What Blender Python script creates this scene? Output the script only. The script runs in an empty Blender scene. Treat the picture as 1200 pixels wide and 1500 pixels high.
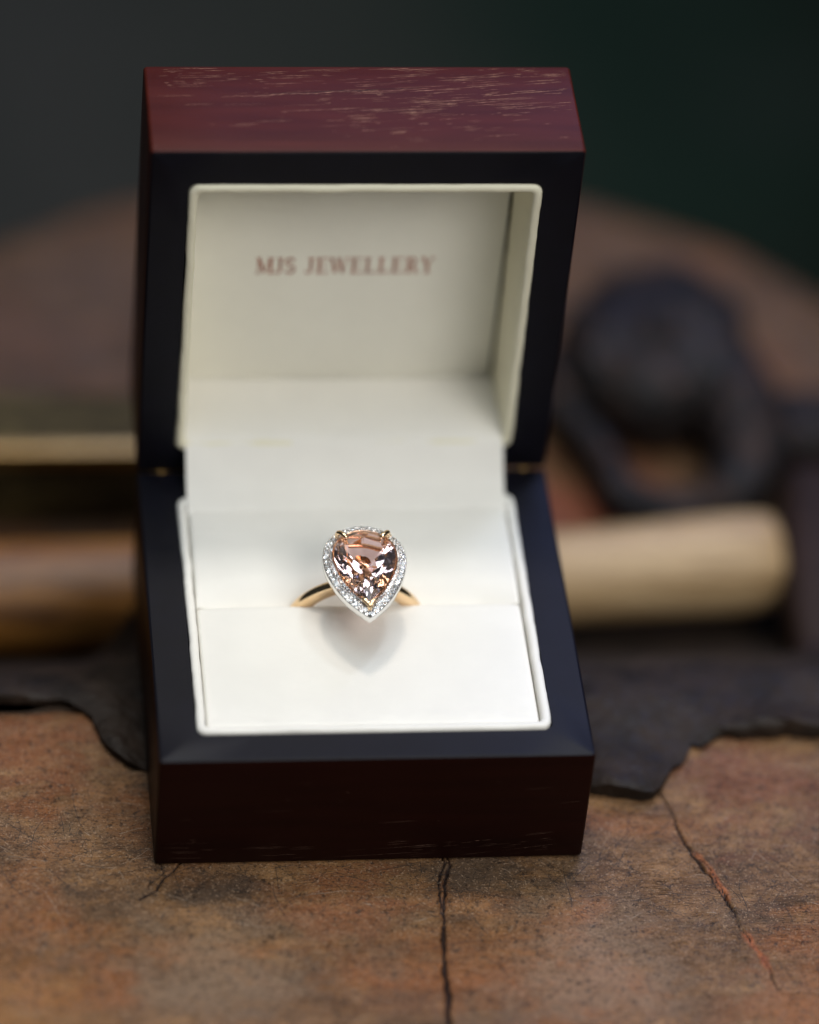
import bpy, bmesh, math, random
import numpy as np
from mathutils import Vector, Matrix
random.seed(4); rng = np.random.RandomState(4)
R = math.radians
S = bpy.context.scene
C = S.collection
# ------------------------------------------------------------ camera (1 unit = 1 cm)
fwd = Vector((0.11910262, 0.72034785, -0.68331072)); rgt = Vector((0.99279894, -0.09530218, 0.07257933))
up = rgt.cross(fwd)
cd = bpy.data.cameras.new('camera'); cam = bpy.data.objects.new('camera', cd); C.objects.link(cam)
M = Matrix((rgt, up, -fwd)).transposed().to_4x4(); M.translation = Vector((-6.840, -41.672, 44.602))
cam.matrix_world = M
FPX, CX, CY = 6438.6, 584.65, 873.40
cd.sensor_fit = 'VERTICAL'; cd.sensor_height = 30.0; cd.sensor_width = 24.0
cd.lens = FPX * 30.0 / 1500
cd.shift_x = -(CX - 600) / 1500; cd.shift_y = (CY - 750) / 1500
cd.clip_start = 1; cd.clip_end = 5000
cd.dof.use_dof = True
cd.dof.focus_distance = (Vector((0, 2.75, 2.75)) - M.translation).dot(fwd) - .15
cd.dof.aperture_fstop = cd.lens * 1e-3 / 3.5
cd.dof.aperture_blades = 9
S.camera = cam
# ------------------------------------------------------------ light (workshop lamps and a window, no sun)
W = bpy.data.worlds.new('World'); S.world = W; W.use_nodes = True
bg = W.node_tree.nodes['Background']; bg.inputs[0].default_value = (.80, .92, 1.0, 1); bg.inputs[1].default_value = 0.03
AIM = Vector((0, 3, 2))
def lamp(name, az, el, dist, w, h, col, e, shape='ELLIPSE'):
    """az from +Y towards +X; e = light on a white card facing the lamp"""
    l = bpy.data.lights.new(name, 'AREA'); l.shape = shape; l.size = w; l.size_y = h; l.color = col; l.energy = e * math.pi ** 2 * dist ** 2
    o = bpy.data.objects.new(name, l); C.objects.link(o)
    d = Vector((math.cos(R(el)) * math.sin(R(az)), math.cos(R(el)) * math.cos(R(az)), math.sin(R(el))))
    o.location = AIM + d * dist; o.rotation_euler = d.to_track_quat('Z', 'Y').to_euler(); return o
lamp('warm_lamp', -2, 71, 95, 13, 13, (1.0, .87, .74), .25)
lamp('cool_lamp', 42, 66, 95, 10, 10, (.80, .90, 1.0), .115)
lamp('overhead_panel', 170, 89, 120, 85, 85, (.84, .93, 1.0), .50, 'RECTANGLE')
lamp('front_lamp', 152, 47, 100, 55, 50, (1.0, .965, .91), .52)
lamp('blue_window', 24, 40, 150, 75, 60, (.34, .44, 1.0), .27, 'RECTANGLE')
S.view_settings.view_transform = 'Standard'; S.view_settings.look = 'None'
S.view_settings.exposure = 0.0; S.view_settings.gamma = 1
S.render.engine = 'CYCLES'
cy = S.cycles; cy.max_bounces = 16; cy.transmission_bounces = 14; cy.glossy_bounces = 8
cy.sample_clamp_indirect = 16; cy.use_denoising = True

# ------------------------------------------------------------ helpers
class NT:
    def __init__(s, name):
        s.m = bpy.data.materials.new(name); s.m.use_nodes = True; s.t = s.m.node_tree
        s.b = s.t.nodes['Principled BSDF']; s.co = s.t.nodes.new('ShaderNodeTexCoord').outputs['Object']
    def n(s, ty, ins=None, **kw):
        nd = s.t.nodes.new(ty)
        for k, v in kw.items(): setattr(nd, k, v)
        for k, v in (ins or {}).items():
            if hasattr(v, 'is_linked') or isinstance(v, bpy.types.NodeSocket): s.t.links.new(v, nd.inputs[k])
            else: nd.inputs[k].default_value = v
        return nd
    def map(s, scale=(1, 1, 1), rot=(0, 0, 0), loc=(0, 0, 0), src=None):
        return s.n('ShaderNodeMapping', {0: src or s.co, 'Scale': scale, 'Rotation': rot, 'Location': loc}).outputs[0]
    def noise(s, scale, detail=3, rough=.5, vec=None, dist=0):
        return s.n('ShaderNodeTexNoise', {'Vector': vec or s.co, 'Scale': scale, 'Detail': detail, 'Roughness': rough, 'Distortion': dist}).outputs[0]
    def ramp(s, f, pts, interp='LINEAR'):
        r = s.n('ShaderNodeValToRGB', {0: f}); e = r.color_ramp.elements; r.color_ramp.interpolation = interp
        while len(e) < len(pts): e.new(.5)
        for q, (p, c) in zip(e, pts):
            q.position = p; q.color = (c, c, c, 1) if isinstance(c, (int, float)) else tuple(c) + (1,)
        return r.outputs[0]
    def math(s, op, a, b=0, c=0):
        return s.n('ShaderNodeMath', {0: a, 1: b, 2: c}, operation=op).outputs[0]
    def mix(s, f, a, b, bt='MIX'):
        fx = lambda v: tuple(v) + (1,) if isinstance(v, tuple) and len(v) == 3 else v
        nd = s.n('ShaderNodeMix', data_type='RGBA', blend_type=bt)
        for i, v in ((0, f), (6, fx(a)), (7, fx(b))):
            if isinstance(v, bpy.types.NodeSocket): s.t.links.new(v, nd.inputs[i])
            else: nd.inputs[i].default_value = v
        return nd.outputs[2]
    def set(s, **kw):
        for k, v in kw.items():
            k = k.replace('_', ' ')
            if isinstance(v, bpy.types.NodeSocket): s.t.links.new(v, s.b.inputs[k])
            else: s.b.inputs[k].default_value = tuple(v) + (1,) if isinstance(v, tuple) and len(v) == 3 else v
        return s
    def bump(s, h, dist=.01, strength=1.0, prev=None):
        nd = s.n('ShaderNodeBump', {'Height': h, 'Distance': dist, 'Strength': strength})
        if prev: s.t.links.new(prev, nd.inputs['Normal'])
        s.t.links.new(nd.outputs[0], s.b.inputs['Normal']); return nd.outputs[0]

def root(name, label, cat, loc, group=None):
    o = bpy.data.objects.new(name, None); C.objects.link(o); o.location = loc; o.empty_display_size = .5
    o['label'] = label; o['category'] = cat
    if group: o['group'] = group
    return o
def wloc(o):
    v = Vector((0, 0, 0))
    while o: v = v + o.location; o = o.parent
    return v
def obj(name, verts, faces, mats, parent=None, smooth=True, loc=None, midx=None, sharp=None, recalc=True, label=None, kind=None):
    off = wloc(parent)
    o_loc = Vector(loc) if loc is not None else off
    me = bpy.data.meshes.new(name)
    me.from_pydata([tuple(Vector(v) - o_loc) for v in verts], [], faces)
    for m in (mats if isinstance(mats, (list, tuple)) else [mats]): me.materials.append(m)
    if midx is not None:
        for p, i in zip(me.polygons, midx): p.material_index = i
    if recalc:
        bm = bmesh.new(); bm.from_mesh(me); bmesh.ops.recalc_face_normals(bm, faces=bm.faces); bm.to_mesh(me); bm.free()
    if smooth: me.polygons.foreach_set('use_smooth', [True] * len(me.polygons))
    if smooth and sharp: me.set_sharp_from_angle(angle=R(sharp))
    o = bpy.data.objects.new(name, me); C.objects.link(o)
    o.location = o_loc - off; o.parent = parent
    if label: o['label'] = label
    if kind: o['kind'] = kind
    return o
def loft(loops, closed=True, cap0=False, cap1=False, ring=True):
    """loops: lists of equal count points -> verts, faces"""
    n = len(loops[0]); V = [p for l in loops for p in l]; F = []
    for i in range(len(loops) - 1):
        for j in range(n if ring else n - 1):
            k = (j + 1) % n
            F.append((i * n + j, i * n + k, (i + 1) * n + k, (i + 1) * n + j))
    if cap0: F.append(tuple(range(n)))
    if cap1: F.append(tuple((len(loops) - 1) * n + j for j in range(n)))
    return V, F
def rrect(x0, x1, y0, y1, r, n=6, e=4):
    """rounded rectangle, points also along the straight edges"""
    P = []; r = max(r, 1e-4)
    for cx, cy_, a in ((x1 - r, y1 - r, 0), (x0 + r, y1 - r, 90), (x0 + r, y0 + r, 180), (x1 - r, y0 + r, 270)):
        for i in range(n + 1):
            t = R(a + 90 * i / n); P.append((cx + r * math.cos(t), cy_ + r * math.sin(t)))
        nx = {0: (x0 + r, y1), 90: (x0, y0 + r), 180: (x1 - r, y0), 270: (x1, y1 - r)}[a]
        p = P[-1]
        for i in range(1, e + 1):
            f = i / (e + 1); P.append((p[0] + (nx[0] - p[0]) * f, p[1] + (nx[1] - p[1]) * f))
    return P

# ------------------------------------------------------------ materials
def lacquered_wood(name, lid=False):
    m = NT(name)
    v = m.map((1.7, 34, 34), (0, 0, R(-3 if lid else 0)))
    if lid: v = m.map((1.9, 44, 44), (0, 0, R(-3)))
    else: v = m.map((1.5, 34, 34), (0, R(2.5), 0))
    wob = m.noise(.5, 2)
    v2 = m.n('ShaderNodeVectorMath', {0: v, 1: m.n('ShaderNodeCombineXYZ', {1: m.math('MULTIPLY', wob, 9.0), 2: m.math('MULTIPLY', wob, 9.0)}).outputs[0]}, operation='ADD').outputs[0]
    fine = m.n('ShaderNodeTexNoise', {'Vector': v2, 'Scale': 1.0, 'Detail': 1.5, 'Roughness': .55}).outputs[0]
    brk = m.noise(16, 2)
    dens = m.noise(.55, 2, vec=m.map((1, 1, 1), loc=(1.3, .4, 0)))
    if lid:
        gx = m.n('ShaderNodeSeparateXYZ', {0: m.co}).outputs
        side = m.math('MULTIPLY_ADD', gx[0], .006, 0.0)
        back = m.math('MULTIPLY', m.math('SUBTRACT', gx[1], 7.0), .035)
        dens = m.math('ADD', dens, m.math('ADD', side, back))
    thr = m.math('MULTIPLY_ADD', dens, -.50, 1.04 if lid else 1.08)
    thr = m.math('ADD', thr, m.math('MULTIPLY', m.math('SUBTRACT', brk, .5), .16))
    pore = m.n('ShaderNodeMapRange', {0: m.math('SUBTRACT', fine, thr), 1: 0.0, 2: .035}).outputs[0]
    tone = m.noise(1.0, 4, vec=m.map((.5, 5, 5)))
    shade_k = 1.0 if lid else .19  # base wood darkened: the shade on its front is put into the colour
    base = m.ramp(tone, [(.3, (.048 * shade_k, .0076 * shade_k, .0046 * shade_k)), (.7, (.070 * shade_k, .0120 * shade_k, .0072 * shade_k))])
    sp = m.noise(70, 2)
    base = m.mix(m.ramp(sp, [(.55, 0.0), (.75, .3)]), base, (.10 * shade_k, .036 * shade_k, .028 * shade_k))
    porec = m.ramp(m.noise(9, 1), [(.35, (.16, .07, .05)), (.65, (.46, .27, .20))])
    col = m.mix(m.math('MULTIPLY', pore, .8), base, porec)
    m.set(Base_Color=col, Roughness=.45, Specular_IOR_Level=.12)
    m.bump(m.math('ADD', m.math('MULTIPLY', pore, -1.0), m.math('MULTIPLY', sp, .15)), .008, .7)
    return m.m
wood_base = lacquered_wood('mahogany_stain_shaded'); wood_lid = lacquered_wood('mahogany_stain_open_grain', True)
m = NT('black_lacquer_rim')
m.set(Base_Color=m.ramp(m.noise(2.5, 3), [(.3, (.0022, .0021, .0050)), (.7, (.0030, .0029, .0072))]), Roughness=m.ramp(m.noise(40, 3), [(.3, .50), (.7, .56)]), Specular_IOR_Level=.22)
m.bump(m.noise(60, 2), .002, .4); rim_m = m.m
def leather(name, col, rough=.5, b=.007):
    m = NT(name)
    c2 = tuple(c * .965 for c in col)
    m.set(Base_Color=m.ramp(m.noise(1.3, 4), [(.35, c2), (.65, col)]), Roughness=rough, Specular_IOR_Level=.35)
    vor = m.n('ShaderNodeTexVoronoi', {'Vector': m.co, 'Scale': 38.0}, feature='DISTANCE_TO_EDGE').outputs[0]
    h = m.math('ADD', m.ramp(vor, [(0, 0.0), (.12, 1.0)]), m.math('MULTIPLY', m.noise(7, 4), 2.2))
    m.bump(h, b, .35); return m.m
pad_m = leather('ivory_leatherette', (.875, .855, .80))
cream_m = leather('cream_leatherette', (.86, .82, .64), .55)
panel_m = leather('cream_satin_card', (.90, .88, .79), .5, .0015)
m = NT('bronze_foil'); m.set(Base_Color=m.ramp(m.noise(14, 2), [(.35, (.24, .065, .032)), (.65, (.42, .14, .08))]), Metallic=.35, Roughness=.4); foil_m = m.m
m = NT('rose_gold'); m.set(Base_Color=m.ramp(m.noise(3, 2), [(.3, (.93, .66, .38)), (.7, (.98, .73, .47))]), Metallic=1.0, Roughness=.13); m.bump(m.noise(25, 2), .0008, .3); gold_m = m.m
m = NT('white_gold'); m.set(Base_Color=m.ramp(m.noise(9, 2), [(.3, (.80, .78, .76)), (.7, (.90, .89, .87))]), Metallic=1.0, Roughness=.16); m.bump(m.noise(90, 2), .001, .3); white_m = m.m
def gem(name, col, ior, rough=0.0):
    m = NT(name); m.set(Base_Color=m.ramp(m.noise(4, 1), [(.2, tuple(c * .985 for c in col)), (.8, col)]), Roughness=rough, IOR=ior, Transmission_Weight=1.0); return m.m
morg_m = gem('pink_morganite', (1.0, .775, .82), 1.58)
dia_m = gem('clear_diamond', (.99, .99, 1.0), 2.2)

# ------------------------------------------------------------ ring box
HW, D, HB, T, PHI = 3.0, 5.911, 2.024, 1.91, 90.84
a_ = R(PHI); U = Vector((0, math.cos(a_), math.sin(a_))); Wd = Vector((0, math.sin(a_), -math.cos(a_))); HG = Vector((0, D, HB))
mbase = lambda x, y, d: Vector((x, y, HB - d))
mlid = lambda x, y, d: HG + Vector((x, 0, 0)) + U * y + Wd * d
box = root('ring_box', 'open dark red wooden ring box with ivory lining, standing on the cracked wooden block', 'ring box', (0, D / 2, 0))
def shell(name, mp, depth, mg, matw):
    """mg = (side, y0 margin, y1 margin)"""
    L = []; mi = []
    def lp(ins, d, r): L.append([mp(x, y, d) for x, y in rrect(-HW + ins, HW - ins, ins, D - ins, r, 5, 5)])
    lp(.5, depth, .05); lp(.035, depth, .05); lp(.01, depth - .012, .05); lp(0, depth - .04, .05)
    for d in (depth * .66, depth * .33): lp(0, d, .05)
    lp(0, .05, .05); lp(.012, .016, .05); lp(.04, 0, .05)
    nb = len(L)
    s, y0, y1 = mg
    for e, d, r in ((0, 0, .14), (.012, .012, .13), (.012, .4, .13), (.012, depth - .22, .13)):
        L.append([mp(x, y, d) for x, y in rrect(-HW + s + e, HW - s - e, y0 + e, D - y1 - e, r, 5, 5)])
    V, F = loft(L, cap0=True, cap1=True)
    n = len(L[0]); mi = []
    for i in range(len(L) - 1): mi += [1 if i >= nb - 2 else 0] * n
    mi += [0, 1]
    return obj(name, V, F, [matw, rim_m], box, midx=mi, sharp=28)
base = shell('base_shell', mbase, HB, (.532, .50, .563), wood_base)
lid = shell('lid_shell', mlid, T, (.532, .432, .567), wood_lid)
def lining(name, mp, mg, prof, parent, mat):
    s, y0, y1 = mg; L = []
    for e, d in prof:
        P = rrect(-HW + s + e, HW - s - e, y0 + e, D - y1 - e, max(.15 - e * .6, .04), 8, 40)
        Q = []
        for i, (x, y) in enumerate(P):
            wv = .006 * math.sin(x * 5.3 + y * 2.1) + .005 * math.sin(x * 1.7 - y * 6.9 + 1) + .003 * math.sin(17 * (x + y))
            cxn = x / 2.5; cyn = (y - D / 2) / 2.5
            Q.append(mp(x - cxn * abs(wv), y - cyn * abs(wv), d - (wv * .6 if d < 0 else 0)))
        L.append(Q)
    V, F = loft(L); return obj(name, V, F, mat, parent, sharp=60)
pp = [(.012, .08), (.010, .0), (.016, -.025), (.04, -.046), (.075, -.052), (.11, -.042), (.135, -.015), (.142, .03)]
lining('base_lining', mbase, (.532, .50, .563), pp + [(.142, .5)], base, pad_m)
lining('lid_lining', mlid, (.532, .432, .567), pp + [(.145, .3), (.146, .9), (.147, 1.45)], lid, cream_m)
# lid panel (a covered card) with its foil lettering
PD = 1.36
def slab(name, mp, x0, x1, y0, y1, d0, d1, r, bev, mat, parent, **k):
    L = [[mp(x, y, d1) for x, y in rrect(x0, x1, y0, y1, r)]]
    for e, d in ((0, d1), (0, d0 + bev), (bev * .3, d0 + bev * .3), (bev, d0)):
        L.append([mp(x, y, d) for x, y in rrect(x0 + e, x1 - e, y0 + e, y1 - e, r)])
    V, F = loft(L[1:], cap0=True, cap1=True); return obj(name, V, F, mat, parent, sharp=40, **k)
slab('lid_panel', mlid, -2.29, 2.27, .50, 5.20, PD, PD + .1, .04, .03, panel_m, lid)
SERIF = .05
def bar(x0, y0, x1, y1, w):
    dx, dy = x1 - x0, y1 - y0; l = math.hypot(dx, dy); nx, ny = -dy / l * w / 2, dx / l * w / 2
    return [(x0 + nx, y0 + ny), (x1 + nx, y1 + ny), (x1 - nx, y1 - ny), (x0 - nx, y0 - ny)]
def arc(cx, cy_, rx, ry, a0, a1, w, n=10):
    Q = []
    for i in range(n):
        t0, t1 = R(a0 + (a1 - a0) * i / n), R(a0 + (a1 - a0) * (i + 1) / n)
        Q.append([(cx + (rx + s * w / 2) * math.cos(t), cy_ + (ry + s * w / 2) * math.sin(t)) for t, s in ((t0, 1), (t1, 1), (t1, -1), (t0, -1))])
    return Q
def stem(x, w=.17, y0=0, y1=1, so=.12):
    q = [bar(x, y0, x, y1, w)]
    for y in (y0, y1): q.append(bar(x - w / 2 - so, y + (.03 if y == y0 else -.03), x + w / 2 + so, y + (.03 if y == y0 else -.03), .06))
    return q
GL = {
 'M': (1.05, stem(.17, .08) + stem(.9, .17) + [bar(.17, 1, .52, .08, .17), bar(.52, .08, .88, 1, .07)]),
 'J': (.55, [bar(.36, .18, .36, 1, .17), bar(.15, .97, .57, .97, .06)] + arc(.2, .18, .16, .15, -170, 0, .10)),
 'S': (.68, arc(.34, .74, .23, .21, 30, 270, .13) + arc(.34, .27, .24, .22, -150, 90, .13) + [bar(.55, .74, .55, .98, .05), bar(.1, .03, .1, .28, .05)]),
 'E': (.78, stem(.24) + [bar(.24, .97, .70, .97, .07), bar(.24, .03, .74, .03, .07), bar(.24, .51, .58, .51, .06), bar(.69, .78, .69, 1, .05), bar(.73, 0, .73, .24, .05), bar(.57, .40, .57, .62, .05)]),
 'W': (1.15, [bar(.12, 1, .38, .02, .16), bar(.38, .02, .58, .98, .06), bar(.56, .98, .82, .02, .16), bar(.82, .02, 1.06, 1, .06), bar(0, .97, .28, .97, .06), bar(.42, .97, .70, .97, .06), bar(.92, .97, 1.2, .97, .06)]),
 'L': (.74, stem(.24) + [bar(.24, .03, .70, .03, .07), bar(.69, 0, .69, .28, .05)]),
 'R': (.86, stem(.24) + arc(.42, .74, .22, .22, -90, 90, .13) + [bar(.24, .96, .42, .96, .07), bar(.24, .51, .42, .51, .06), bar(.45, .5, .72, .04, .15), bar(.66, .03, .86, .03, .06)]),
 'Y': (.9, [bar(.16, 1, .45, .48, .16), bar(.45, .48, .74, 1, .07), bar(.45, 0, .45, .5, .16), bar(.25, .03, .65, .03, .06), bar(.02, .97, .34, .97, .06), bar(.6, .97, .9, .97, .06)]),
 ' ': (.42, []),
}
def lettering(text, x0, x1, y, h, mp, d, parent):
    adv = sum(GL[c][0] + .06 for c in text); sx = (x1 - x0) / adv
    V = []; F = []; x = x0
    for c in text:
        for qi, q in enumerate(GL[c][1]):
            b = len(V); dz = d - .002 - .0004 * (qi % 5)
            V += [mp(x + px * sx, y + py * h, dz) for px, py in q]; V += [mp(x + px * sx, y + py * h, d + .002) for px, py in q]
            F += [(b, b + 1, b + 2, b + 3), (b + 4, b + 7, b + 6, b + 5)] + [(b + i, b + (i + 1) % 4, b + 4 + (i + 1) % 4, b + 4 + i) for i in range(4)]
        x += (GL[c][0] + .06) * sx
    return obj('lettering', V, F, foil_m, parent, smooth=False, label='bronze capitals reading MJS JEWELLERY', kind='stuff')
lettering('MJS JEWELLERY', -1.31, 1.30, 2.60, .29, mlid, PD, lid)

# open grain: each pore a thin pale jagged sliver a hair proud of the stain (kept together, hundreds of them)
def sliver(V, F, pts, w, mp3):
    """pts in surface coordinates, mp3(u, v) -> world"""
    b = len(V); n = len(pts)
    for i, (u, v) in enumerate(pts):
        t = i / (n - 1); ww = w * (.35 + .9 * math.sin(math.pi * t)) * random.uniform(.45, 1.3)
        V += [mp3(u, v - ww / 2), mp3(u, v + ww / 2)]
    F += [(b + 2 * i, b + 2 * i + 1, b + 2 * i + 3, b + 2 * i + 2) for i in range(n - 1)]
def grain(n, dens, mp3, u0, u1, v0, v1, slope, wmax=.006):
    V = []; F = []; k = 0; tries = 0
    while k < n and tries < 60000:
        tries += 1
        u, v = random.uniform(u0, u1), random.uniform(v0, v1)
        if random.random() > dens(u, v): continue
        l = min(.05 + random.expovariate(1 / .22), .9); sl = slope(u, v) + random.uniform(-.02, .02)
        reps = 1 if random.random() < .8 else 2
        for q in range(reps):
            vv_ = v + q * random.uniform(.02, .05); uu = u + q * random.uniform(-.1, .1)
            m_ = max(3, int(l / .022)); P = []
            for i in range(m_):
                t = i / (m_ - 1) - .5
                if u0 + .01 < uu + t * l < u1 - .01 and v0 < vv_ + t * l * sl < v1: P.append((uu + t * l, vv_ + t * l * sl + random.uniform(-.003, .003)))
            if len(P) > 2: sliver(V, F, P, random.uniform(.3, 1) * wmax, mp3)
        k += 1
    return V, F
m = NT('bare_grain'); m.set(Base_Color=m.ramp(m.noise(9, 1), [(.35, (.17, .07, .042)), (.65, (.38, .20, .125))]), Roughness=.7); grain_m = m.m
m = NT('dark_split'); m.set(Base_Color=m.ramp(m.noise(9, 1), [(.35, (.006, .003, .003)), (.65, (.012, .006, .005))]), Roughness=.8); split_m = m.m
m = NT('shaded_grain'); m.set(Base_Color=m.ramp(m.noise(9, 1), [(.35, (.045, .020, .013)), (.65, (.10, .055, .04))]), Roughness=.7); dim_m = m.m  # darker copy of the bare grain, base front shade put into the colour
g_ = lambda a, b, s_: math.exp(-((a - b) / s_) ** 2)
def dlid(u, v):
    right = .85 * g_(u, 1.2, 1.5) * g_(v, 1.05, .52); top = .55 * g_(v, 1.72, .25); left = .07 * g_(v, 1.2, .6)
    return min(1, right + top + left + .018 * (v > .25))
tl = lambda u, v: mlid(u, D + .0012, v)
V, F = grain(290, dlid, tl, -2.94, 2.94, .07, T - .05, lambda u, v: .03 + .035 * max(0, min(2, u + 1)))
obj('open_grain', V, F, grain_m, lid, smooth=False, kind='stuff')
def split_line(off, x0, x1):
    return [(x0 + (x1 - x0) * i / 90, 1.20 + off + .075 * (x0 + (x1 - x0) * i / 90 + 1.95) + .010 * math.sin(i * .21) + .006 * math.sin(i * .9)) for i in range(91)]
V = []; F = []; sliver(V, F, split_line(0, -1.95, .25), .010, lambda u, v: mlid(u, D + .0016, v)); obj('pale_split', V, F, grain_m, lid, smooth=False)
V = []; F = []; sliver(V, F, split_line(.010, -1.3, .85), .009, lambda u, v: mlid(u, D + .0020, v)); obj('dark_split', V, F, split_m, lid, smooth=False)
V, F = grain(55, lambda u, v: min(1, g_(v, 1.75, .2) + .05), lambda u, v: Vector((u, -.0012, HB - v)), -2.9, 2.9, .1, HB - .06, lambda u, v: -.06 - .03 * u if u > -1 else 0, .007)
obj('open_grain', V, F, dim_m, base, smooth=False, kind='stuff')

# pads: cushions with rounded edges
def cushion(name, x0, x1, y0, y1, zf, parent, nx=90, ny=60, depth=.6, r=.05):
    def samp(a, b, n, r):
        t = np.linspace(0, 1, n); e = a + (b - a) * t
        return np.unique(np.concatenate([e, a + r * np.array([.0, .08, .2, .35, .55, .8]), b - r * np.array([.0, .08, .2, .35, .55, .8])]))
    xs, ys = samp(x0, x1, nx, r), samp(y0, y1, ny, r)
    V = []; F = []; n = len(xs); k = len(ys)
    for y in ys:
        for x in xs:
            dx = min(x - x0, x1 - x); dy0 = y - y0; dy1 = y1 - y
            V.append((x, y, zf(x, y, dx, dy0, dy1)))
    for j in range(k - 1):
        for i in range(n - 1): F.append((j * n + i, j * n + i + 1, (j + 1) * n + i + 1, (j + 1) * n + i))
    edge = [i for i in range(n)] + [j * n + n - 1 for j in range(1, k)] + [(k - 1) * n + i for i in range(n - 2, -1, -1)] + [j * n for j in range(k - 2, 0, -1)]
    b = len(V)
    for i in edge: V.append((V[i][0], V[i][1], HB - depth))
    m_ = len(edge)
    for i in range(m_): F.append((edge[i], edge[(i + 1) % m_], b + (i + 1) % m_, b + i))
    F.append(tuple(range(b, b + m_)))
    return obj(name, V, F, pad_m, parent, sharp=70)
def rnd(d, r, k): return 0 if d >= r else -k * (1 - math.sqrt(max(0, 1 - (1 - d / r) ** 2)))
def zfront(x, y, dx, d0, d1):
    return HB - .035 + .03 * (1 - math.exp(-dx / .3)) * (1 - math.exp(-d0 / .4)) + rnd(dx, .06, .06) + rnd(d0, .07, .06) + rnd(d1, .06, .045) \
        + .0025 * math.sin(3.1 * x + 1.7 * y) + .0018 * math.sin(7 * x - 5 * y) * math.exp(-d0 / .8) + .007 * math.exp(-((y - .86) / .09) ** 2) * (math.sin(1.3 * x + .5) + .5 * math.sin(9 * x + 14 * y) + .4 * math.sin(17 * x - 9 * y))
def zrear(x, y, dx, d0, d1):
    lip = max(0.0, abs(x) - 1.75) / .55
    drop = (.26 * (1 - min(1, lip)) + .03) * max(0, 1 - d0 / .6) ** 2
    return HB + .0 + .035 * math.sin(math.pi * min(1, d0 / 2.1)) - drop + rnd(dx, .06, .06) + rnd(d0, .04, .04) + .0025 * math.sin(2.3 * x - 2.1 * y)
SY = 3.06
cushion('front_pad', -2.305, 2.305, .665, SY, zfront, base)
cushion('rear_pad', -2.305, 2.305, SY + .034, D - .72, zrear, base)
# hinge flap: one leatherette sheet running from the rear pad over the hinge on to the lid floor
prof = [(D - .98, -.10), (D - .87, .01), (D - .75, .055), (D - .55, .125), (D - .37, .25), (D - .24, .37), (D - .135, .475), (D - .035, .565), (D + .1, .622), (D + .3, .645), (D + .5, .648), (D + .9, .632), (D + 1.33, .625)]
def catmull(P, k=5):
    out = []
    for i in range(len(P) - 1):
        p0 = P[max(i - 1, 0)]; p1 = P[i]; p2 = P[i + 1]; p3 = P[min(i + 2, len(P) - 1)]
        for j in range(k):
            t = j / k
            out.append(tuple(.5 * ((2 * b) + (c - a) * t + (2 * a - 5 * b + 4 * c - d) * t * t + (-a + 3 * b - 3 * c + d) * t ** 3) for a, b, c, d in zip(p0, p1, p2, p3)))
    out.append(tuple(P[-1])); return out
pr = catmull(prof, 4)
V = []; F = []; NX = 48
for (y, z) in pr:
    for i in range(NX + 1):
        x = -2.31 + 4.63 * i / NX
        wv = .008 * math.sin(2.2 * x + 3 * z) + .004 * math.sin(5 * x + 9 * y)
        V.append((x, y - wv, HB + z + wv * .6))
k = len(V)
for (y, z) in pr:
    for i in range(NX + 1):
        V.append(tuple(Vector(V[len(V) - k]) + Vector((0, .02, -.025))))
n = NX + 1
for j in range(len(pr) - 1):
    for i in range(NX):
        q = (j * n + i, j * n + i + 1, (j + 1) * n + i + 1, (j + 1) * n + i)
        F += [q, tuple(k + t for t in reversed(q))]
    for i in (0, NX): F.append((j * n + i, (j + 1) * n + i, k + (j + 1) * n + i, k + j * n + i))
obj('hinge_flap', V, F, pad_m, box, sharp=60)
# slim hinge pin seen in the gap
def tube(P, rad, n=10, cap=True, flat=None):
    """sweep circle along points; rad float or list"""
    P = [Vector(p) for p in P]; L = []; N = None
    for i, p in enumerate(P):
        t = (P[min(i + 1, len(P) - 1)] - P[max(i - 1, 0)]).normalized()
        if N is None: N = t.orthogonal().normalized()
        N = (N - t * N.dot(t)).normalized(); B = t.cross(N)
        r = rad[i] if isinstance(rad, (list, tuple)) else rad
        L.append([p + N * r * math.cos(2 * math.pi * j / n) + B * r * math.sin(2 * math.pi * j / n) for j in range(n)])
    return loft(L, cap0=cap, cap1=cap)
m = NT('dull_brass'); m.set(Base_Color=m.ramp(m.noise(5, 3), [(.3, (.34, .19, .06)), (.7, (.62, .40, .13))]), Metallic=1.0, Roughness=.38); brass_m = m.m
for x in (-2.66, 2.66):
    V, F = tube([(x - .16, D - .01, HB + .0), (x + .16, D - .01, HB + .0)], .012, 10)
    obj('hinge_pin', V, F, brass_m, box)

# ------------------------------------------------------------ the ring
TILT = R(8); RC = Vector((-.035, 3.175, 1.545)); RR = 1.0
E1 = Vector((1, 0, 0)); E2 = Vector((0, math.cos(TILT), math.sin(TILT))); E3 = Vector((0, -math.sin(TILT), math.cos(TILT)))
ring = root('engagement_ring', 'gold ring with pear shaped pink stone and diamond halo in the ivory pad', 'ring', tuple(RC - E3 * RR))
RP = lambda x, y, h: RC + E1 * x + E2 * y + E3 * h
L = []
for i in range(120):
    t = 2 * math.pi * i / 120; top = max(0, math.cos(t)) ** 2
    w = .085 - .012 * top; th = .24
    sec = []
    for j in range(20):
        q = 2 * math.pi * j / 20; c, s = math.cos(q), math.sin(q); pw = .7
        sec.append((math.copysign(abs(c) ** pw, c) * th / 2, math.copysign(abs(s) ** pw, s) * w))
    L.append([RP((RR - th / 2 + a) * math.sin(t), b, (RR - th / 2 + a) * math.cos(t)) for a, b in sec])
V, F = loft(L + [L[0]]); obj('band', V, F, gold_m, ring, sharp=60)
HX = .035
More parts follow.
